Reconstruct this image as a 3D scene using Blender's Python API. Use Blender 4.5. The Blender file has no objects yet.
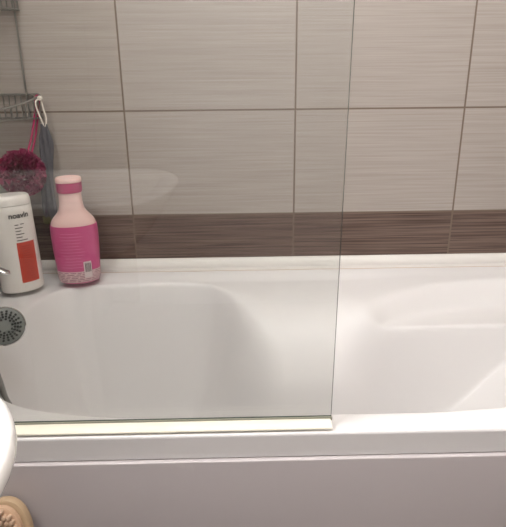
import bpy, bmesh, math, random
import numpy as np
from mathutils import Vector, Matrix
random.seed(4)
PI = math.pi
C = bpy.context.scene.collection
SC = bpy.context.scene

# ------------------------------------------------------------------ helpers
def s2l(c):
    return tuple(((v / 255) / 12.92 if v / 255 <= .04045 else ((v / 255 + .055) / 1.055) ** 2.4) for v in c)

def mat(name, rgb, rough=.4, metal=0., spec=.5, coat=0., trans=0., bump=None, alpha=None, sss=0., coat_rough=.05):
    m = bpy.data.materials.new(name); m.use_nodes = True
    b = m.node_tree.nodes['Principled BSDF']
    b.inputs['Base Color'].default_value = (*s2l(rgb), 1)
    b.inputs['Roughness'].default_value = rough
    b.inputs['Metallic'].default_value = metal
    b.inputs['Specular IOR Level'].default_value = spec
    b.inputs['Coat Weight'].default_value = coat
    b.inputs['Coat Roughness'].default_value = coat_rough
    b.inputs['Transmission Weight'].default_value = trans
    if alpha is not None: b.inputs['Alpha'].default_value = alpha
    if sss:
        b.inputs['Subsurface Weight'].default_value = sss
        b.inputs['Subsurface Radius'].default_value = (.02, .01, .008)
        b.inputs['Subsurface Scale'].default_value = .3
    if bump:
        nt = m.node_tree; sc_, st, dist, stretch = bump
        tc = nt.nodes.new('ShaderNodeTexCoord'); mp = nt.nodes.new('ShaderNodeMapping'); mp.inputs['Scale'].default_value = stretch
        nz = nt.nodes.new('ShaderNodeTexNoise'); nz.inputs['Scale'].default_value = sc_; nz.inputs['Detail'].default_value = 3
        bp = nt.nodes.new('ShaderNodeBump'); bp.inputs['Strength'].default_value = st; bp.inputs['Distance'].default_value = dist
        nt.links.new(tc.outputs['Object'], mp.inputs['Vector']); nt.links.new(mp.outputs['Vector'], nz.inputs['Vector'])
        nt.links.new(nz.outputs['Fac'], bp.inputs['Height']); nt.links.new(bp.outputs['Normal'], b.inputs['Normal'])
    return m

def obj(name, bm, m, parent=None, smooth=True, angle=40):
    me = bpy.data.meshes.new(name)
    bmesh.ops.recalc_face_normals(bm, faces=bm.faces)
    bm.to_mesh(me); bm.free()
    o = bpy.data.objects.new(name, me); C.objects.link(o)
    for mm in (m if isinstance(m, (list, tuple)) else [m]): me.materials.append(mm)
    if smooth:
        me.polygons.foreach_set('use_smooth', [True] * len(me.polygons))
        me.set_sharp_from_angle(angle=math.radians(angle))
    if parent: o.parent = parent
    return o

def thing(name, label, cat, loc=(0, 0, 0), rotz=0, group=None):
    o = bpy.data.objects.new(name, None); C.objects.link(o)
    o.empty_display_size = .05
    o.location = loc; o.rotation_euler = (0, 0, rotz)
    o['label'] = label; o['category'] = cat
    if group: o['group'] = group
    return o

def tag(o, label, cat):
    o['label'] = label; o['category'] = cat; return o

def struct(name, bm, m, smooth=False):
    o = obj(name, bm, m, None, smooth); o['kind'] = 'structure'; return o

def add_box(bm, lo, hi, bev=0., seg=2):
    r = bmesh.ops.create_cube(bm, size=1)
    vs = r['verts']
    for v in vs:
        v.co = Vector([lo[i] + (v.co[i] + .5) * (hi[i] - lo[i]) for i in range(3)])
    if bev:
        es = list({e for v in vs for e in v.link_edges})
        bmesh.ops.bevel(bm, geom=es, offset=bev, segments=seg, affect='EDGES', profile=.5)
    return bm

def box(lo, hi, bev=0., seg=2): return add_box(bmesh.new(), lo, hi, bev, seg)

def catmull(pts, n=8, closed=False):
    P = [Vector(p) for p in pts]; out = []
    N = len(P)
    for i in range(N if closed else N - 1):
        if closed: a, b, c, d = P[(i - 1) % N], P[i], P[(i + 1) % N], P[(i + 2) % N]
        else: a, b, c, d = P[max(i - 1, 0)], P[i], P[i + 1], P[min(i + 2, N - 1)]
        for k in range(n):
            t = k / n
            out.append(.5 * ((2 * b) + (c - a) * t + (2 * a - 5 * b + 4 * c - d) * t * t + (3 * b - a - 3 * c + d) * t ** 3))
    if not closed: out.append(P[-1])
    return out

def add_tube(bm, pts, r, seg=10, closed=False, cap=True):
    P = [Vector(p) for p in pts]; N = len(P)
    rad = r if isinstance(r, (list, tuple)) else [r] * N
    up = None; rings = []
    for i in range(N):
        if closed: t = P[(i + 1) % N] - P[(i - 1) % N]
        else: t = P[min(i + 1, N - 1)] - P[max(i - 1, 0)]
        t.normalize()
        if up is None:
            up = Vector((0, 0, 1)) if abs(t.z) < .9 else Vector((1, 0, 0))
        u = (up - t * up.dot(t)).normalized(); up = u; w = t.cross(u)
        rings.append([bm.verts.new(P[i] + (u * math.cos(2 * PI * k / seg) + w * math.sin(2 * PI * k / seg)) * rad[i]) for k in range(seg)])
    for i in range(N if closed else N - 1):
        A, B = rings[i], rings[(i + 1) % N]
        for k in range(seg): bm.faces.new((A[k], A[(k + 1) % seg], B[(k + 1) % seg], B[k]))
    if cap and not closed:
        bm.faces.new(rings[0][::-1]); bm.faces.new(rings[-1])
    return bm

def tube(pts, r, seg=10, closed=False): return add_tube(bmesh.new(), pts, r, seg, closed)

def loft(secs, seg=48, n=2., bm=None, cap=True):
    """secs: (z, rx, ry[, cx, cy]) superelliptic cross-sections"""
    bm = bm or bmesh.new(); rings = []
    for s in secs:
        z, rx, ry = s[:3]; cx, cy = (s[3], s[4]) if len(s) > 3 else (0, 0)
        ring = []
        for k in range(seg):
            a = 2 * PI * k / seg; c, d = math.cos(a), math.sin(a)
            ring.append(bm.verts.new((cx + rx * math.copysign(abs(c) ** (2 / n), c), cy + ry * math.copysign(abs(d) ** (2 / n), d), z)))
        rings.append(ring)
    for A, B in zip(rings, rings[1:]):
        for k in range(seg): bm.faces.new((A[k], A[(k + 1) % seg], B[(k + 1) % seg], B[k]))
    if cap: bm.faces.new(rings[0][::-1]); bm.faces.new(rings[-1])
    return bm

def lathe(prof, axis_o, axis_d, seg=32, bm=None):
    """prof: (r, h) along axis"""
    bm = bm or bmesh.new(); d = Vector(axis_d).normalized(); o = Vector(axis_o)
    u = d.orthogonal().normalized(); w = d.cross(u); rings = []
    for r, h in prof:
        if r < 1e-6: rings.append([bm.verts.new(o + d * h)])
        else: rings.append([bm.verts.new(o + d * h + (u * math.cos(2 * PI * k / seg) + w * math.sin(2 * PI * k / seg)) * r) for k in range(seg)])
    for A, B in zip(rings, rings[1:]):
        for k in range(seg):
            k2 = (k + 1) % seg
            if len(A) == 1 and len(B) == 1: continue
            if len(A) == 1: bm.faces.new((A[0], B[k], B[k2]))
            elif len(B) == 1: bm.faces.new((A[k], A[k2], B[0]))
            else: bm.faces.new((A[k], A[k2], B[k2], B[k]))
    for ring in (rings[0], rings[-1]):
        if len(ring) > 2: bm.faces.new(ring)
    return bm

# ------------------------------------------------------------------ camera (solved from the tile grid)
PITCH, YAW, ROLL, CAM, FPX = .3398, .0180, -.0098, Vector((-.1265, -1.3121, 1.0371)), 540.
cp, sp, cyw, syw = math.cos(PITCH), math.sin(PITCH), math.cos(YAW), math.sin(YAW)
Fv = Vector((syw * cp, cyw * cp, -sp)); Rv = Vector((cyw, -syw, 0)); Uv = Rv.cross(Fv)
R2 = Rv * math.cos(ROLL) + Uv * math.sin(ROLL); U2 = -Rv * math.sin(ROLL) + Uv * math.cos(ROLL)
cd = bpy.data.cameras.new('camera'); co = bpy.data.objects.new('camera', cd); C.objects.link(co)
cd.sensor_fit = 'HORIZONTAL'; cd.sensor_width = 36; cd.lens = FPX / 506 * 36; cd.clip_start = .01
M = Matrix((R2, U2, -Fv)).transposed().to_4x4(); M.translation = CAM
co.matrix_world = M; SC.camera = co

# ------------------------------------------------------------------ dimensions
XL, XR, YF, ZC = -.76, .74, -2.41, 2.45       # room
RIM = .57; TY0, TY1 = -.692, -.004            # bathtub rim height, front and back edge
JZ, TH, TW = .955, .25, .40                   # tile joint height, tile size

# ------------------------------------------------------------------ materials
def tile_material(name, axis):
    m = bpy.data.materials.new(name); m.use_nodes = True; nt = m.node_tree; N, L = nt.nodes, nt.links
    b = N['Principled BSDF']
    tc = N.new('ShaderNodeTexCoord'); sx = N.new('ShaderNodeSeparateXYZ'); L.new(tc.outputs['Object'], sx.inputs[0])
    H, Z = sx.outputs[axis], sx.outputs['Z']
    def mt(op, a, bb=None, c=None):
        n = N.new('ShaderNodeMath'); n.operation = op
        for i, v in enumerate((a, bb, c)):
            if v is None: continue
            if isinstance(v, (int, float)): n.inputs[i].default_value = v
            else: L.new(v, n.inputs[i])
        return n.outputs[0]
    def joint(v, off, size):
        q = mt('MULTIPLY', mt('SUBTRACT', v, off), 1 / size)
        fr = mt('SUBTRACT', q, mt('ROUND', q))
        return mt('MULTIPLY', mt('ABSOLUTE', fr), size), mt('FLOOR', q)
    dx, ix = joint(H, 0, TW); dz, iz = joint(Z, JZ, TH)
    d = mt('MINIMUM', dx, dz)
    g = N.new('ShaderNodeMapRange'); g.inputs['From Min'].default_value = .0014; g.inputs['From Max'].default_value = .0026
    L.new(d, g.inputs['Value']); G = g.outputs[0]      # 0 in the joint, 1 on the tile
    # brushed streaks, shifted from tile to tile
    sh = mt('ADD', mt('MULTIPLY', ix, 1.73), mt('MULTIPLY', iz, 3.1))
    def streak(sh_, sv, detail):
        cb = N.new('ShaderNodeCombineXYZ')
        L.new(mt('MULTIPLY', mt('ADD', H, sh), sh_), cb.inputs[0]); L.new(mt('MULTIPLY', Z, sv), cb.inputs[1]); L.new(sh, cb.inputs[2])
        n = N.new('ShaderNodeTexNoise'); n.inputs['Scale'].default_value = 1; n.inputs['Detail'].default_value = detail
        L.new(cb.outputs[0], n.inputs['Vector']); return n.outputs['Fac']
    s1 = streak(4, 260, 2.5); s2 = streak(7, 620, 2)
    S = mt('ADD', mt('MULTIPLY', s1, .6), mt('MULTIPLY', s2, .4))
    def ramp(c0, c1, lo=.33, hi=.67):
        r = N.new('ShaderNodeValToRGB'); r.color_ramp.elements[0].position = lo; r.color_ramp.elements[1].position = hi
        r.color_ramp.elements[0].color = (*s2l(c0), 1); r.color_ramp.elements[1].color = (*s2l(c1), 1)
        L.new(S, r.inputs[0]); return r.outputs[0]
    light = ramp((162, 153, 145), (179, 171, 164)); dark = ramp((74, 58, 51), (134, 114, 104), .36, .70)
    band = mt('LESS_THAN', Z, JZ - TH)
    def mix(f, a, bb):
        n = N.new('ShaderNodeMix'); n.data_type = 'RGBA'
        L.new(f, n.inputs[0])
        for s, v in ((6, a), (7, bb)):
            if isinstance(v, tuple): n.inputs[s].default_value = (*s2l(v), 1)
            else: L.new(v, n.inputs[s])
        return n.outputs[2]
    col = mix(G, (118, 103, 91), mix(band, light, dark))
    L.new(col, b.inputs['Base Color'])
    b.inputs['Roughness'].default_value = .42; b.inputs['Specular IOR Level'].default_value = .35
    bp = N.new('ShaderNodeBump'); bp.inputs['Strength'].default_value = .35; bp.inputs['Distance'].default_value = .001
    L.new(mt('ADD', mt('MULTIPLY', S, .35), G), bp.inputs['Height']); L.new(bp.outputs[0], b.inputs['Normal'])
    return m

M_tile_x = tile_material('brushed tile', 'X'); M_tile_y = tile_material('brushed tile side', 'Y')
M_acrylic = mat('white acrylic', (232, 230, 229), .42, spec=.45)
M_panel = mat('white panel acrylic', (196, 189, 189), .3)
M_pvc = mat('white pvc', (230, 227, 222), .3)
M_caulk = mat('aged sealant', (206, 190, 172), .6)
M_ivory = mat('ivory seal', (240, 236, 218), .35)
M_seal = mat('clear seal', (168, 166, 150), .3, trans=.3)
M_chrome = mat('chrome', (205, 205, 205), .12, metal=1)
M_wire = mat('dull chrome wire', (150, 150, 146), .3, metal=.9)
M_ceramic = mat('white ceramic', (244, 242, 239), .12, coat=.4)
M_white_plastic = mat('white plastic', (232, 228, 222), .33)
M_red = mat('red print', (196, 66, 48), .4, bump=(260, .15, .0005, (1, 1, 1)))
M_ink = mat('grey ink', (70, 66, 62), .5)
M_ink_red = mat('dark red ink', (140, 44, 34), .5)
M_pale = mat('pale pink plastic', (240, 205, 198), .3, sss=.15)
M_pink = mat('pink sleeve', (206, 84, 138), .28, coat=.3)
M_pinkband = mat('magenta band', (176, 52, 104), .3)
M_lines = mat('pale print', (226, 150, 180), .4)
M_silver = mat('silver pink print', (226, 196, 198), .35)
M_green = mat('dark teal plastic', (38, 54, 50), .25)
M_pouf = mat('magenta mesh', (138, 22, 74), .7)
M_cord = mat('magenta cord', (168, 22, 84), .6)
M_mitt = mat('slate blue fabric', (92, 92, 98), .85, bump=(420, .6, .001, (1, 1, 1)))
M_olive = mat('olive hem', (104, 100, 62), .85)
M_whitecord = mat('white cord', (232, 224, 214), .5)
M_nozzle = mat('grey nozzle plate', (126, 130, 126), .45)
M_rubber = mat('dark rubber', (52, 56, 54), .6)
M_wood = mat('light beech', (188, 162, 130), .5, bump=(40, .2, .001, (1, 1, .1)))
M_wood2 = mat('pale beech', (206, 172, 142), .55, bump=(40, .2, .001, (1, 1, .1)))
M_bristle = mat('cream bristles', (208, 178, 152), .8)
M_floor = mat('floor tile', (120, 110, 102), .4)
M_ceil = mat('ceiling paint', (232, 228, 222), .9)
M_door = mat('white door paint', (222, 222, 226), .45)
M_alu = mat('aluminium', (190, 190, 190), .3, metal=1)

def glass_material():
    m = bpy.data.materials.new('screen glass'); m.use_nodes = True; nt = m.node_tree; N, L = nt.nodes, nt.links
    N.clear()
    out = N.new('ShaderNodeOutputMaterial'); mx = N.new('ShaderNodeMixShader')
    tr = N.new('ShaderNodeBsdfTransparent'); tr.inputs[0].default_value = (.958, .963, .956, 1)
    gl = N.new('ShaderNodeBsdfGlossy'); gl.inputs['Roughness'].default_value = .0
    lw = N.new('ShaderNodeLayerWeight')
    pw = N.new('ShaderNodeMath'); pw.operation = 'POWER'; L.new(lw.outputs['Facing'], pw.inputs[0]); pw.inputs[1].default_value = 5
    ma = N.new('ShaderNodeMath'); ma.operation = 'MULTIPLY_ADD'; L.new(pw.outputs[0], ma.inputs[0]); ma.inputs[1].default_value = .95; ma.inputs[2].default_value = .042
    L.new(ma.outputs[0], mx.inputs[0]); L.new(tr.outputs[0], mx.inputs[1]); L.new(gl.outputs[0], mx.inputs[2]); L.new(mx.outputs[0], out.inputs[0])
    return m
M_glass = glass_material()
M_glass_edge = mat('glass edge', (72, 84, 76), .15)

# ------------------------------------------------------------------ the room
struct('wall_back', box((XL - .1, 0, 0), (XR + .1, .1, ZC)), M_tile_x)
struct('wall_left', box((XL - .1, YF, 0), (XL, 0, ZC)), M_tile_y)
struct('wall_right', box((XR, YF, 0), (XR + .1, 0, ZC)), M_tile_y)
struct('wall_front', box((XL - .1, YF - .1, 0), (XR + .1, YF, ZC)), M_tile_x)
struct('floor', box((XL - .1, YF - .1, -.1), (XR + .1, .1, 0)), M_floor)
struct('ceiling', box((XL - .1, YF - .1, ZC), (XR + .1, .1, ZC + .1)), M_ceil)
bm = box((-.62, YF, 0), (.33, YF + .035, 2.03), .004)
for z0, z1 in ((.2, .95), (1.05, 1.9)): add_box(bm, (-.50, YF + .03, z0), (.21, YF + .043, z1), .006)
struct('door_1', bm, M_door, True)

# seal strip between bathtub and wall
prof = [(-.0005, .5915), (-.005, .5915), (-.0075, .590), (-.010, .5865), (-.018, .5805), (-.029, .5765), (-.0345, .5775), (-.039, .5765), (-.041, .5715), (-.041, .5702), (-.0005, .5702)]
def extrude_x(prof, x0, x1):
    bm = bmesh.new(); A = [bm.verts.new((x0, y, z)) for y, z in prof]; B = [bm.verts.new((x1, y, z)) for y, z in prof]
    n = len(prof)
    for i in range(n): bm.faces.new((A[i], A[(i + 1) % n], B[(i + 1) % n], B[i]))
    bm.faces.new(A[::-1]); bm.faces.new(B); return bm
struct('trim_1', extrude_x(prof, XL + .001, XR - .001), M_pvc, True)
struct('trim_2', tube([(x, -.0425 + .0006 * math.sin(x * 31), .5704) for x in np.linspace(XL + .003, XR - .003, 60)], .0009, 6), M_caulk, True)

# ------------------------------------------------------------------ bathtub
tub = thing('bathtub', 'white acrylic bathtub with moulded armrest along the brown tile band', 'bathtub', (0, -.35, 0))
tub_off = Vector((0, .35, 0))
def outline(pts, n=10): return np.array([(p.x, p.y) for p in catmull([(x, y, 0) for x, y in pts], n, True)])
BOWL = outline([(-.30, -.088), (-.40, -.089), (-.495, -.098), (-.556, -.122), (-.588, -.172), (-.605, -.25), (-.615, -.34), (-.605, -.44), (-.565, -.53), (-.497, -.588),
                (-.42, -.617), (-.30, -.636), (-.1, -.637), (.15, -.637), (.5, -.637), (.9, -.637), (1.2, -.5), (.9, -.262), (.5, -.262), (.3, -.264), (.14, -.272), (.03, -.272),
                (-.06, -.255), (-.115, -.215), (-.150, -.165), (-.190, -.118), (-.240, -.093)])
REST = outline([(.108, -.335), (.114, -.295), (.135, -.255), (.170, -.218), (.226, -.180), (.30, -.148), (.40, -.122), (.50, -.108), (.60, -.104), (.9, -.104), (1.2, -.25), (.9, -.45), (.5, -.45), (.2, -.45), (.115, -.40)])
def sdf(P, poly):
    A, B = poly, np.roll(poly, -1, 0); d2 = np.full(len(P), 1e9); ins = np.zeros(len(P), bool)
    for a, b in zip(A, B):
        e = b - a; w = P - a; t = np.clip((w @ e) / (e @ e + 1e-12), 0, 1)
        q = w - t[:, None] * e; d2 = np.minimum(d2, (q ** 2).sum(1))
        c = ((a[1] <= P[:, 1]) != (b[1] <= P[:, 1]))
        with np.errstate(divide='ignore', invalid='ignore'):
            xx = a[0] + (P[:, 1] - a[1]) * e[0] / e[1]
        ins ^= c & (P[:, 0] < xx)
    return np.where(ins, 1, -1) * np.sqrt(d2)
def softplus(x, k): return k * np.logaddexp(0, x / k)
def smin(a, b, k): return -k * np.logaddexp(-a / k, -b / k)
def sstep(x, a, b):
    t = np.clip((x - a) / (b - a), 0, 1); return t * t * (3 - 2 * t)
def tub_height(X, Y):
    P = np.stack([X.ravel(), Y.ravel()], 1); x, y = P[:, 0], P[:, 1]
    s1, s2 = sdf(P, BOWL), sdf(P, REST)
    back = sstep(y, -.45, -.33)
    hump = sstep(x, -.20, -.04) * (1 - sstep(x, .06, .20)) * back
    k = .0065 + .075 * hump
    tan = 4.6 - 2.7 * hump
    h1 = -softplus((s1 - .004) * tan, k)
    h2 = -smin(softplus((s2 - .003) * 1.5, .006 + .012 * (1 - sstep(x, .12, .32))), .060 - .12 * np.clip(-y - .16, 0, .12), .010)
    h = smin(h1, h2, .006 + .010 * (1 - sstep(x, .12, .30)))
    h = -smin(-h, np.full_like(h, .40), .035)                    # bottom
    h = -smin(-h, softplus((.575 - x) * .9, .02), .006)          # sloping back rest at the right end
    h = h * sstep(-y, .043, .095)
    return np.minimum(h, 0).reshape(X.shape)
nx, ny = 520, 230
xs = np.linspace(XL + .001, XR - .001, nx); ys = np.linspace(TY1, TY0 + .0045, ny)
X, Y = np.meshgrid(xs, ys, indexing='ij'); Hh = tub_height(X, Y)
Hh[:, :1] = 0
rows = [np.stack([X, Y, RIM + Hh], -1)]
extra = [(TY0 + .0045 - .0045 * math.sin(a), RIM - .0045 * (1 - math.cos(a))) for a in np.linspace(0, PI / 2, 6)[1:]]
extra += [(TY0, RIM - .006), (TY0 - .0004, RIM - .02), (TY0 - .0005, .5340), (TY0 - .0005, .5326), (TY0 - .0002, .5318), (TY0 + .001, .5315), (TY0 + .003, .5315), (TY0 + .02, .5315), (TY0 + .02, .50)]
ex = np.zeros((nx, len(extra), 3)); ex[:, :, 0] = xs[:, None]
for i, (y_, z_) in enumerate(extra): ex[:, i, 1] = y_; ex[:, i, 2] = z_
V = np.concatenate([rows[0], ex], 1); nyy = V.shape[1]
V = V.reshape(-1, 3) + np.array(tub_off)
ii, jj = np.meshgrid(np.arange(nx - 1), np.arange(nyy - 1), indexing='ij'); a = (ii * nyy + jj).ravel()
faces = np.stack([a, a + 1, a + nyy + 1, a + nyy], 1)
me = bpy.data.meshes.new('bath_shell'); me.from_pydata(V.tolist(), [], faces.tolist()); me.update()
me.polygons.foreach_set('use_smooth', [True] * len(me.polygons)); me.materials.append(M_acrylic)
me.flip_normals() if me.polygons[0].normal.z < 0 else None
o = bpy.data.objects.new('bath_shell', me); C.objects.link(o); o.parent = tub
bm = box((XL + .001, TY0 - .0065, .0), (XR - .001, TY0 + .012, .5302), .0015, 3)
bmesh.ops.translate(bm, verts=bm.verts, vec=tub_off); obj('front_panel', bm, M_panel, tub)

# ------------------------------------------------------------------ bath screen
GX1, GY = -.0055, -.66
scr = thing('bath_screen', 'clear glass bath screen standing on the front rim of the bathtub', 'shower screen', (XL, GY, RIM))
def rel(bm, o): bmesh.ops.translate(bm, verts=bm.verts, vec=-o.location); return bm
bm = box((XL + .02, GY - .003, .5732), (GX1, GY + .003, 2.0))
for f in bm.faces:
    if abs(f.normal.y) < .5: f.material_index = 1
for v in bm.verts:
    if v.co.z > 1 and v.co.x > -.3: v.co.x += .013
obj('glass_pane', rel(bm, scr), [M_glass, M_glass_edge], scr, False)
bm = box((XL + .02, GY - .0050, .5702), (GX1 + .001, GY - .0033, .5755))
add_box(bm, (XL + .02, GY - .0050, .5702), (GX1 + .001, GY + .0030, .5728))
obj('bottom_seal', rel(bm, scr), M_seal, scr, False)
bm = extrude_x([(-.6655, .5702), (-.6655, .5735), (-.670, .5745), (-.680, .5735), (-.6845, .5718), (-.685, .5702)], XL + .02, GX1 - .002)
obj('rim_seal', rel(bm, scr), M_ivory, scr)['label'] = 'ivory sealing strip'
obj('wall_profile', rel(box((XL + .001, GY - .012, .5705), (XL + .0195, GY + .012, 2.0), .002), scr), M_alu, scr)

# ------------------------------------------------------------------ wire corner caddy
cad = thing('corner_caddy', 'two-tier chrome wire shower caddy in the tiled corner above the bottles', 'shower caddy', (XL, -.003, .94))
def basket(zr, zf, xr, dip):
    """rim height, floor height, right end"""
    xl = XL + .006; yb = -.006
    fr = catmull([(xr, yb - .006, zr - .004), (xr - .012, -.035, zr - .012 * dip), (xr - .05, -.082, zr - .026 * dip), (xr - .10, -.135, zr - .03 * dip), (xl, -.195, zr - .03 * dip)], 6)
    rim = tube([(xl, -.195, zr - .03 * dip), (xl, yb, zr), (xl + .004, yb, zr)], .0022, 8)
    add_tube(rim, [(xl, yb, zr), (xr - .006, yb, zr), (xr, yb - .002, zr - .002), (xr, yb - .006, zr - .004)], .0024, 8); add_tube(rim, fr, .0026, 8)
    b = obj('basket', rel(rim, cad), M_wire, cad)
    fl = bmesh.new()
    fb = [Vector((p.x, p.y * .93, zf)) for p in fr]
    add_tube(fl, [(xl, fb[-1].y, zf), (xl, yb, zf), (xr - .002, yb, zf)], .002, 6); add_tube(fl, fb, .002, 6)
    n = 18
    for i in range(1, n):
        x = xl + (xr - xl) * i / n
        y0 = None
        for p, q in zip(fb, fb[1:]):
            if (p.x - x) * (q.x - x) <= 0 and abs(p.x - q.x) > 1e-6: y0 = p.y + (q.y - p.y) * (x - p.x) / (q.x - p.x)
        if y0 is not None: add_tube(fl, [(x, yb, zf), (x, y0, zf)], .0015, 6)
    obj('floor_grid', rel(fl, cad), M_wire, b)
    for i in range(0, 13):
        x = xl + (xr - .004 - xl) * i / 12
        obj('side_wire', rel(tube([(x, yb, zf), (x, yb, zr)], .0016, 6), cad), M_wire, b)
    for p in fr[2::3]: obj('side_wire', rel(tube([(p.x, p.y * .93, zf), (p.x, p.y, p.z)], .0014, 6), cad), M_wire, b)
basket(.995, .943, -.588, 1.); basket(1.222, 1.1705, -.606, .15)
bm = bmesh.new()
for x in (-.617, -.738): add_tube(bm, [(x, -.0095, .943), (x, -.0095, 1.222)], .0022, 8)
obj('upright', rel(bm, cad), M_wire, cad)
bm = lathe([(0, 0), (.011, 0), (.011, .003), (.006, .005), (0, .0055)], (-.68, -.001, 1.222), (0, -1, 0), 20)
obj('wall_mount', rel(bm, cad), M_wire, cad)

# pink mesh pouf hanging from the lower basket
pc = Vector((-.629, -.074, .826))
pouf = thing('bath_pouf', 'magenta mesh bath pouf hanging by its cord from the wire caddy', 'bath sponge', pc)
bm = bmesh.new(); rng = random.Random(9)
for i in range(330):                       # ruffled petals of folded netting
    d = Vector((rng.gauss(0, 1), rng.gauss(0, 1), rng.gauss(0, 1))).normalized()
    u = d.orthogonal().normalized(); w = d.cross(u); rot = rng.uniform(0, 2 * PI)
    u, w = u * math.cos(rot) + w * math.sin(rot), w * math.cos(rot) - u * math.sin(rot)
    R = rng.uniform(.034, .055); wd = rng.uniform(.010, .020); ph = rng.uniform(0, 6); fr_ = rng.uniform(2, 5)
    nu, nv = 12, 5; g = []
    for a_ in range(nu):
        row = []
        for b_ in range(nv):
            s, t = a_ / (nu - 1) - .5, b_ / (nv - 1)
            p = d * (R * (.35 + .65 * t)) + u * (s * wd * 2.2 * (.3 + t)) + w * (.007 * t * math.sin(ph + s * fr_ * 6) + .006 * t * t * math.sin(ph * 2))
            p += d * (-.35 * abs(s) * wd)
            p.y *= .80
            row.append(bm.verts.new(p))
        g.append(row)
    for a_ in range(nu - 1):
        for b_ in range(nv - 1): bm.faces.new((g[a_][b_], g[a_ + 1][b_], g[a_ + 1][b_ + 1], g[a_][b_ + 1]))
r = bmesh.ops.create_icosphere(bm, subdivisions=3, radius=.026)
obj('netting', bm, M_pouf, pouf, True, 180)
hk = Vector((-.5925, -.016, .986))
bm = tube(catmull([pc + Vector((.012, 0, .03)), (-.607, -.045, .90), (-.5975, -.026, .955), hk + Vector((-.002, 0, .002)), hk + Vector((.003, .004, .004)), (-.592, -.014, .965), (-.602, -.034, .90), pc + Vector((.022, .002, .03))], 6), .0024, 8)
bmesh.ops.translate(bm, verts=bm.verts, vec=-pc); obj('hanging_cord', bm, M_cord, pouf)

# grey wash mitt on a white cord
mp = Vector((-.582, -.022, .93))
mitt = thing('wash_mitt', 'slate grey wash mitt on a white cord between wall and bottles', 'wash mitt', mp)
secs = []
for i in range(25):
    t = i / 24; z = -t * .222
    wx = .0085 + .0075 * sstep(np.array(t), 0, .25) + .0015 * math.sin(t * 9)
    wy = .005 + .0045 * math.sin(min(1, t * 1.4) * PI * .6) + .001 * math.sin(t * 17)
    secs.append((z, float(wx), wy, -.014 * t + .002 * math.sin(t * 7), -.002 * t))
bm = loft(secs[::-1], 28)
for v in bm.verts: v.co.y += .0018 * math.sin(v.co.x * 520 + v.co.z * 14)
obj('mitt_body', bm, M_mitt, mitt)
bm = loft([(-.236, .0165, .0082, -.0145, -.002), (-.234, .0178, .0092, -.0145, -.002), (-.219, .0178, .0092, -.0143, -.002), (-.217, .0166, .0084, -.0143, -.002)], 28)
obj('hem', bm, M_olive, mitt)['label'] = 'olive green hem'
bm = tube(catmull([(.002, -.002, -.012), (-.003, -.005, .010), (-.0095, -.005, .034), (-.0105, -.004, .049), (-.005, .002, .055), (.001, .003, .057), (.002, -.001, .048), (.005, -.003, .030), (.008, -.003, .012), (.003, -.002, -.008)], 6), .0019, 8)
obj('loop_cord', bm, M_whitecord, mitt)['label'] = 'white cord loop'
bm = lathe([(0, -.006), (.0045, -.0045), (.006, 0), (.0045, .0045), (0, .006)], (.000, -.003, .057), (.6, .2, .7), 14)
obj('cord_stopper', bm, M_whitecord, mitt)

# ------------------------------------------------------------------ bottles
def ring_at(secs, z):
    for a, b in zip(secs, secs[1:]):
        if a[0] <= z <= b[0] and b[0] > a[0]:
            t = (z - a[0]) / (b[0] - a[0]); return a[1] + (b[1] - a[1]) * t, a[2] + (b[2] - a[2]) * t
    return secs[-1][1:3]
def wrap(secs, s, z, lift):
    """arc position s (metres from the front centre) and height -> point on the oval bottle's front"""
    rx, ry = ring_at(secs, z); n = 2
    # parametrise by x: walk along the ellipse
    ang = -PI / 2; step = s / 24
    for _ in range(24):
        ds = math.hypot(rx * math.sin(ang), ry * math.cos(ang)); ang += step / max(ds, 1e-5)
    nrm = Vector((math.cos(ang) / rx, math.sin(ang) / ry, 0)).normalized()
    return Vector((rx * math.cos(ang), ry * math.sin(ang), z)) + nrm * lift
def patch(bm, secs, s0, s1, z0, z1, lift, ns=10, nz=4, skew=0):
    g = [[bm.verts.new(wrap(secs, s0 + (s1 - s0) * i / ns + skew * (z0 + (z1 - z0) * j / nz - z0), z0 + (z1 - z0) * j / nz, lift)) for j in range(nz + 1)] for i in range(ns + 1)]
    for i in range(ns):
        for j in range(nz): bm.faces.new((g[i][j], g[i + 1][j], g[i + 1][j + 1], g[i][j + 1]))
    return bm
def text_bm(body, size, secs, s, z, lift):
    cu = bpy.data.curves.new('lettering', 'FONT'); cu.body = body; cu.size = size; cu.align_x = 'CENTER'; cu.resolution_u = 3; cu.offset = size * .03
    ob = bpy.data.objects.new('lettering', cu); C.objects.link(ob); bpy.context.view_layer.update()
    me = bpy.data.meshes.new_from_object(ob.evaluated_get(bpy.context.evaluated_depsgraph_get()))
    bpy.data.objects.remove(ob); bm = bmesh.new(); bm.from_mesh(me)
    bmesh.ops.subdivide_edges(bm, edges=[e for e in bm.edges if e.calc_length() > size * .25], cuts=2)
    bmesh.ops.triangulate(bm, faces=bm.faces)
    for v in bm.verts: v.co = wrap(secs, s + v.co.x, z + v.co.y, lift)
    bpy.data.meshes.remove(me); return bm

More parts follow.
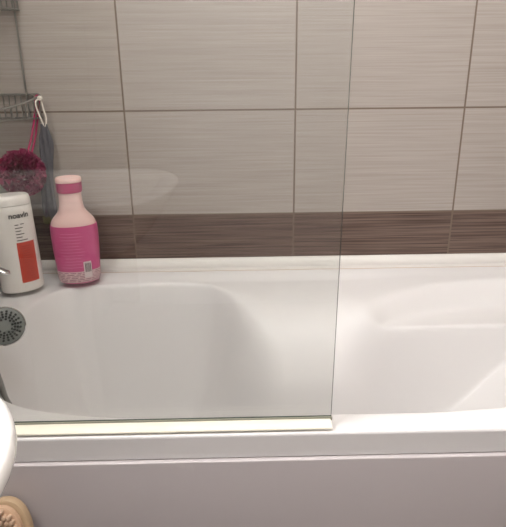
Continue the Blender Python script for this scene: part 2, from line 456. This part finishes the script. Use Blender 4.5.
# white shampoo bottle with a red panel
wb = thing('shampoo_bottle', 'white shampoo bottle with a red label panel on the bathtub ledge', 'bottle', (-.6375, -.140, RIM + .0005), .60)
ws = [(0, .041, .026), (.002, .0445, .029), (.006, .0465, .0305), (.02, .0470, .031), (.08, .0460, .0308), (.15, .0442, .0304), (.197, .0428, .0300), (.199, .0420, .0292)]
body = obj('bottle_body', loft(ws, 56), M_white_plastic, wb)
cap = [(.1992, .0412, .0286), (.2005, .0429, .0302), (.2025, .0430, .0303), (.212, .0420, .0294), (.2175, .0405, .0280), (.2205, .0370, .0250), (.2212, .028, .018)]
obj('flip_cap', loft(cap, 56), M_white_plastic, wb)
lab = obj('label_panel', patch(bmesh.new(), ws, -.006, .034, .024, .118, .0006, 12, 8), M_red, wb); lab['label'] = 'red printed panel'
bm = bmesh.new(); rng = random.Random(3)
for i in range(15):
    z = .108 - i * .0054; L_ = rng.uniform(.6, 1)
    patch(bm, ws, .002, .002 + .029 * L_, z, z + .0012, .0011, 8, 1)
obj('panel_print', bm, M_ink_red, lab)
obj('brand_lettering', text_bm('noavln', .0165, ws, .008, .1735, .0010), M_ink, wb)
bm = bmesh.new()
for i, (a0, L_) in enumerate(((-.004, .008), (.008, .008), (-.004, .016), (-.004, .012), (-.004, .018), (-.004, .013), (-.004, .024))):
    z = (.157, .158, .150, .143, .136, .129, .122)[i]
    patch(bm, ws, a0, a0 + L_, z, z + .0020, .0006, 5, 1)
obj('small_print', bm, M_ink, wb)

# pink bottle
pb = thing('shower_gel_bottle', 'pink shower gel bottle with pale neck standing against the back wall', 'bottle', (-.5205, -.090, RIM + .0005), .22)
ps = [(0, .040, .028), (.002, .0445, .031), (.008, .0475, .0335), (.03, .0495, .0350), (.08, .0525, .0365), (.120, .0535, .0372), (.134, .0528, .0368), (.140, .0520, .0364)]
obj('pink_sleeve', loft(ps, 56), M_pink, pb)
sh_ = [(.1402, .0505, .0350), (.146, .0495, .0346), (.152, .0465, .0334), (.158, .0420, .0315), (.164, .0365, .0290), (.170, .0318, .0268), (.176, .0286, .0254), (.184, .0268, .0248), (.196, .0258, .0246), (.205, .0252, .0245), (.2145, .0252, .0245)]
obj('shoulder', loft(sh_, 56), M_pale, pb)['label'] = 'pale pink shoulder and neck'
obj('cap_band', loft([(.2147, .0258, .0250), (.2155, .0276, .0268), (.219, .0282, .0274), (.235, .0284, .0276), (.2375, .0280, .0272)], 48), M_pinkband, pb)['label'] = 'magenta cap band'
obj('cap_top', loft([(.2376, .0274, .0266), (.2385, .0286, .0278), (.243, .0288, .0280), (.2465, .0282, .0272), (.2485, .0262, .0255), (.2470, .022, .021), (.2465, .010, .010)], 48), M_pale, pb)['label'] = 'pale pink cap top'
si = obj('ingredients_panel', patch(bmesh.new(), ps, -.072, .072, .0045, .0325, .0007, 40, 4), M_silver, pb)
bm = bmesh.new(); rng = random.Random(5)
for i in range(6):
    z = .0075 + i * .0042; s = -.060
    while s < .060:
        L_ = rng.uniform(.006, .018); patch(bm, ps, s, s + L_, z, z + .0015, .0011, 4, 1); s += L_ + rng.uniform(.002, .005)
obj('ingredients_print', bm, mat('mauve ink', (140, 88, 104), .5), si)
bm = bmesh.new()
for i in range(12):
    z = .124 - i * .0074; w0 = rng.uniform(.018, .032); patch(bm, ps, -.006 - w0, -.006 + w0 * rng.uniform(.7, 1), z, z + .0012, .0006, 14, 1)
obj('sleeve_print', bm, mat('light pink ink', (226, 128, 168), .4), pb)
bl = obj('barcode_sticker', patch(bmesh.new(), ps, .014, .032, .016, .056, .0014, 8, 4), mat('white sticker', (226, 212, 212), .5), pb)
bm = bmesh.new(); s = .017
while s < .0285:
    w_ = rng.choice((.0006, .001, .0015)); patch(bm, ps, s, s + w_, .030, .052, .0018, 2, 3); s += w_ + rng.choice((.0006, .0009))
obj('bars', bm, M_ink, bl)

# dark bottle half hidden in the corner
db = thing('dark_bottle', 'dark teal bottle in the corner mostly hidden behind the white bottle', 'bottle', (-.7035, -.092, RIM + .0005))
obj('bottle_body', loft([(0, .028, .028), (.004, .033, .033), (.02, .034, .034), (.145, .034, .034), (.16, .030, .030), (.168, .022, .022), (.172, .018, .018)], 40), M_green, db)
obj('screw_cap', loft([(.1721, .020, .020), (.174, .0225, .0225), (.208, .0215, .0215), (.2115, .018, .018)], 32), M_green, db)

# ------------------------------------------------------------------ bath mixer and hand shower
mx = thing('bath_mixer', 'chrome bath mixer on the left wall, only its lever tip in view', 'tap', (XL, -.33, .67))
bm = lathe([(0, 0), (.026, 0), (.027, .03), (.027, .19), (.026, .22), (0, .22)], (-.70, -.44, .665), (0, 1, 0), 28)
obj('mixer_body', rel(bm, mx), M_chrome, mx)
for y in (-.405, -.255):
    bm = lathe([(.034, 0), (.033, .006), (.016, .012), (.014, .045)], (XL + .001, y, .665), (1, 0, 0), 24); obj('wall_union', rel(bm, mx), M_chrome, mx)
bm = lathe([(0, 0), (.022, 0), (.022, .02), (.016, .026), (0, .026)], (-.70, -.30, .686), (0, 0, 1), 24)
pts = catmull([(-.70, -.30, .702), (-.66, -.30, .698), (-.62, -.30, .680), (-.591, -.30, .6655)], 6)
lv = bmesh.new(); rings = []
for i, p in enumerate(pts):
    t = i / (len(pts) - 1); w_ = .013 - .004 * t; th = .006 - .002 * t
    if i == len(pts) - 1: w_ *= .5; th *= .5
    rings.append([lv.verts.new(p + Vector((.3 * th * math.sin(a), w_ * math.cos(a), th * math.sin(a)))) for a in np.linspace(0, 2 * PI, 17)[:-1]])
for A, B in zip(rings, rings[1:]):
    for k in range(16): lv.faces.new((A[k], A[(k + 1) % 16], B[(k + 1) % 16], B[k]))
lv.faces.new(rings[0][::-1]); lv.faces.new(rings[-1])
obj('cartridge_cap', rel(bm, mx), M_chrome, mx); obj('lever', rel(lv, mx), M_chrome, mx)
obj('spout', rel(tube(catmull([(-.68, -.35, .655), (-.655, -.35, .650), (-.635, -.35, .638), (-.630, -.35, .622)], 5), .011, 16), mx), M_chrome, mx)
bm = lathe([(.017, 0), (.017, .03), (.013, .03), (.013, 0)], (-.718, -.487, .622), (.86, .40, -.03), 20)
add_tube(bm, [(-.704, -.44, .655), (-.706, -.456, .645), (-.706, -.470, .635)], .009, 12)
obj('shower_holder', rel(bm, mx), M_chrome, mx)

hc = Vector((-.5600, -.42, .609)); hn = (CAM - hc).normalized()
hn = (hn + Vector((.03, .0, .04))).normalized()
hd = Vector((-1, -.45, .05)); hd = (hd - hn * hd.dot(hn)).normalized()
hs = thing('hand_shower', 'round chrome hand shower head with grey nozzle plate above the bathtub', 'shower head', hc)
bm = lathe([(0, -.024), (.014, -.023), (.026, -.017), (.0335, -.008), (.0355, -.002), (.0355, .002), (.0335, .0035), (.0325, .002), (0, .002)], (0, 0, 0), hn, 48)
head = obj('head', bm, M_chrome, hs)
npl = obj('nozzle_plate', lathe([(0, .0021), (.0325, .0021), (.0325, .0032), (.031, .0042), (0, .0046)], (0, 0, 0), hn, 40), M_nozzle, head)
u = hn.orthogonal().normalized(); w = hn.cross(u); bm = bmesh.new()
for k in range(10):                         # ten short rows of nozzles fanning outward
    for side in (0, 1):
        for j in range(4):
            a = 2 * PI * (k + .5 * side) / 10; r_ = (.0125 if side == 0 else .0165) + j * .0047
            if r_ > .0300: continue
            p = u * math.cos(a) * r_ + w * math.sin(a) * r_
            lathe([(.0022, .0040), (.0022, .0058), (.0015, .0064), (0, .0064)], p, hn, 8, bm)
obj('nozzles', bm, M_rubber, npl)
hp = catmull([-hn * .012 + hd * .020, -hn * .013 + hd * .05, -hn * .011 + hd * .09, -hn * .006 + hd * .128, hd * .160], 6)
obj('handle', tube(hp, [.0125 - .0035 * abs(math.sin(i / 24 * PI)) * .6 for i in range(len(hp))], 16), M_chrome, hs)
end = hp[-1]; O = -hc
path = catmull([hc + hp[-1] - hd * .006, hc + hp[-1] + hd * .018, (-.712, -.508, .600), (-.690, -.515, .620), (-.640, -.51, .645), (-.588, -.505, .630), (-.559, -.50, .590), (-.5485, -.50, .545), (-.543, -.50, .505), (-.528, -.497, .466), (-.519, -.508, .452), (-.524, -.521, .468), (-.550, -.517, .530), (-.580, -.513, .585), (-.612, -.495, .612), (-.655, -.45, .618), (-.69, -.41, .622), (-.70, -.40, .645)], 14)
rad = [.0068 if (i % 2) else .0061 for i in range(len(path))]
obj('hose', tube([p - hc for p in path], rad, 12), M_wire, hs)['label'] = 'ribbed metal hose'

# ------------------------------------------------------------------ washbasin
WX0, WX1, WY0, WY1, WZ = XL + .001, -.268, -1.320, -.931, .823
ba = thing('washbasin', 'white ceramic washbasin whose rounded corner juts in beside the bathtub', 'washbasin', ((WX0 + WX1) / 2, (WY0 + WY1) / 2, 0))
def rrect(inset, z, r):
    x0, x1, y0, y1 = WX0 + (inset if inset > .03 else 0), WX1 - inset, WY0 + inset, WY1 - inset; out = []
    for cx_, cy_, a0, rr in ((x1, y1, 0, r), (x0, y1, PI / 2, .02), (x0, y0, PI, .02), (x1, y0, 3 * PI / 2, r)):
        rr = max(rr - inset, .008)
        ccx = cx_ - rr if cx_ == x1 else cx_ + rr; ccy = cy_ - rr if cy_ == y1 else cy_ + rr
        for k in range(13):
            a = a0 + PI / 2 * k / 12; out.append(Vector((ccx + rr * math.cos(a), ccy + rr * math.sin(a), z)))
    return out
bm = bmesh.new(); rings = []
for inset, dz in ((.11, -.13), (.08, -.115), (.045, -.08), (.020, -.046), (.007, -.026), (.001, -.016), (0, -.012), (0, -.008), (.001, -.0045), (.0035, -.0015), (.007, -.0003), (.010, 0), (.030, 0), (.037, -.003), (.041, -.010), (.048, -.05), (.06, -.08), (.085, -.095)):
    rings.append([bm.verts.new(p - ba.location) for p in rrect(inset, WZ + dz, .130)])
n = len(rings[0])
for A, B in zip(rings, rings[1:]):
    for k in range(n): bm.faces.new((A[k], A[(k + 1) % n], B[(k + 1) % n], B[k]))
bm.faces.new(rings[0][::-1]); bm.faces.new(rings[-1])
obj('bowl', bm, M_ceramic, ba)
bm = loft([(0, .10, .085, -.03, 0), (.02, .10, .085, -.03, 0), (.06, .08, .07, -.03, 0), (.5, .07, .06, -.03, 0), (.68, .085, .07, -.03, 0), (.73, .10, .06, -.03, 0)], 32, 2.4)
obj('pedestal', bm, M_ceramic, ba)

# ------------------------------------------------------------------ wooden bath brush leaning on the panel
bt = thing('bath_brush', 'wooden oval bath brush with cream bristles leaning on the bathtub panel', 'brush', (-.4605, -.826, 0))
tilt = math.atan2(.098, .42)
def plate(hw, hl, y0, y1, cz, m_, name, par, rnd=.004):
    secs = [(y0, hw - rnd, hl - rnd), (y0 + rnd * .3, hw - rnd * .3, hl - rnd * .3), (y0 + rnd, hw, hl), (y1 - rnd, hw, hl), (y1 - rnd * .3, hw - rnd * .3, hl - rnd * .3), (y1, hw - rnd, hl - rnd)]
    bm = loft(secs, 48, 2.3)
    for v in bm.verts: v.co = Vector((v.co.x, v.co.z, v.co.y + cz))
    return obj(name, bm, m_, par)
CZ = .438
tl = Matrix.Rotation(-tilt, 4, 'X')
def tilted(o): o.data.transform(tl); return o
hd_ = tilted(plate(.0365, .064, -.007, .009, CZ, M_wood, 'brush_head', bt, .005))
pad = tilted(plate(.0295, .0565, -.017, -.0072, CZ + .003, M_wood2, 'bristle_pad', hd_, .003))
bm = bmesh.new()
for i in range(-4, 5):
    for j in range(-7, 8):
        x_, z_ = i * .0068 + (.0034 if j % 2 else 0), j * .0074
        if (x_ / .0262) ** 2 + (z_ / .0535) ** 2 > 1: continue
        lathe([(.0028, 0), (.0031, .006), (.0026, .0085), (0, .0092)], (x_, -.0170, CZ + .003 + z_), (.12 * (i % 2), -1, .1), 8, bm)
tilted(obj('bristles', bm, M_bristle, pad))
hb = [(0, -.0, .012), (0, 0, .06), (0, 0, .2), (0, 0, .33), (0, 0, CZ - .058)]
tilted(obj('handle', tube(catmull(hb, 6), [.0085 + .003 * math.sin(i / 24 * PI * 1.5) ** 2 for i in range(25)], 14), M_wood, bt))

# ------------------------------------------------------------------ added ceiling fill, mirror lamp and world
LX, LY = .0, -1.15
cl = thing('ceiling_fill', 'round unseen fill light with a white shade, added on the ceiling', 'ceiling lamp', (LX, LY, ZC))  # added fill to brighten the tub; the mirror lamp is the main source
obj('fill_base', lathe([(0, 0), (.195, 0), (.195, .02), (0, .02)], (0, 0, -.0205), (0, 0, 1), 40), M_alu, cl)
me_ = bpy.data.materials.new('lit shade'); me_.use_nodes = True
e = me_.node_tree.nodes['Principled BSDF']; e.inputs['Emission Color'].default_value = (1, .985, .985, 1); e.inputs['Emission Strength'].default_value = 9.5
obj('fill_shade', lathe([(.19, 0), (.185, -.02), (.155, -.038), (.10, -.05), (0, -.055)], (0, 0, -.021), (0, 0, 1), 40), me_, cl)
ml = thing('mirror_lamp', 'flat opal mirror lamp on the left wall above the washbasin', 'wall lamp', (XL, -1.05, 1.95))
obj('lamp_housing', box((.0005, -.29, -.10), (.022, .29, .10), .003), M_alu, ml)
mf = me_.copy(); mf.name = 'lit diffuser'; mf.node_tree.nodes['Principled BSDF'].inputs['Emission Strength'].default_value = 36
obj('diffuser', box((.0225, -.27, -.085), (.0265, .27, .085)), mf, ml, False)
w = bpy.data.worlds.new('world'); SC.world = w; w.use_nodes = True
w.node_tree.nodes['Background'].inputs[0].default_value = (.5, .5, .52, 1); w.node_tree.nodes['Background'].inputs[1].default_value = .2

SC.view_settings.view_transform = 'Standard'; SC.view_settings.look = 'None'; SC.view_settings.gamma = 1
SC.view_settings.use_curve_mapping = False; SC.view_settings.exposure = 1.72
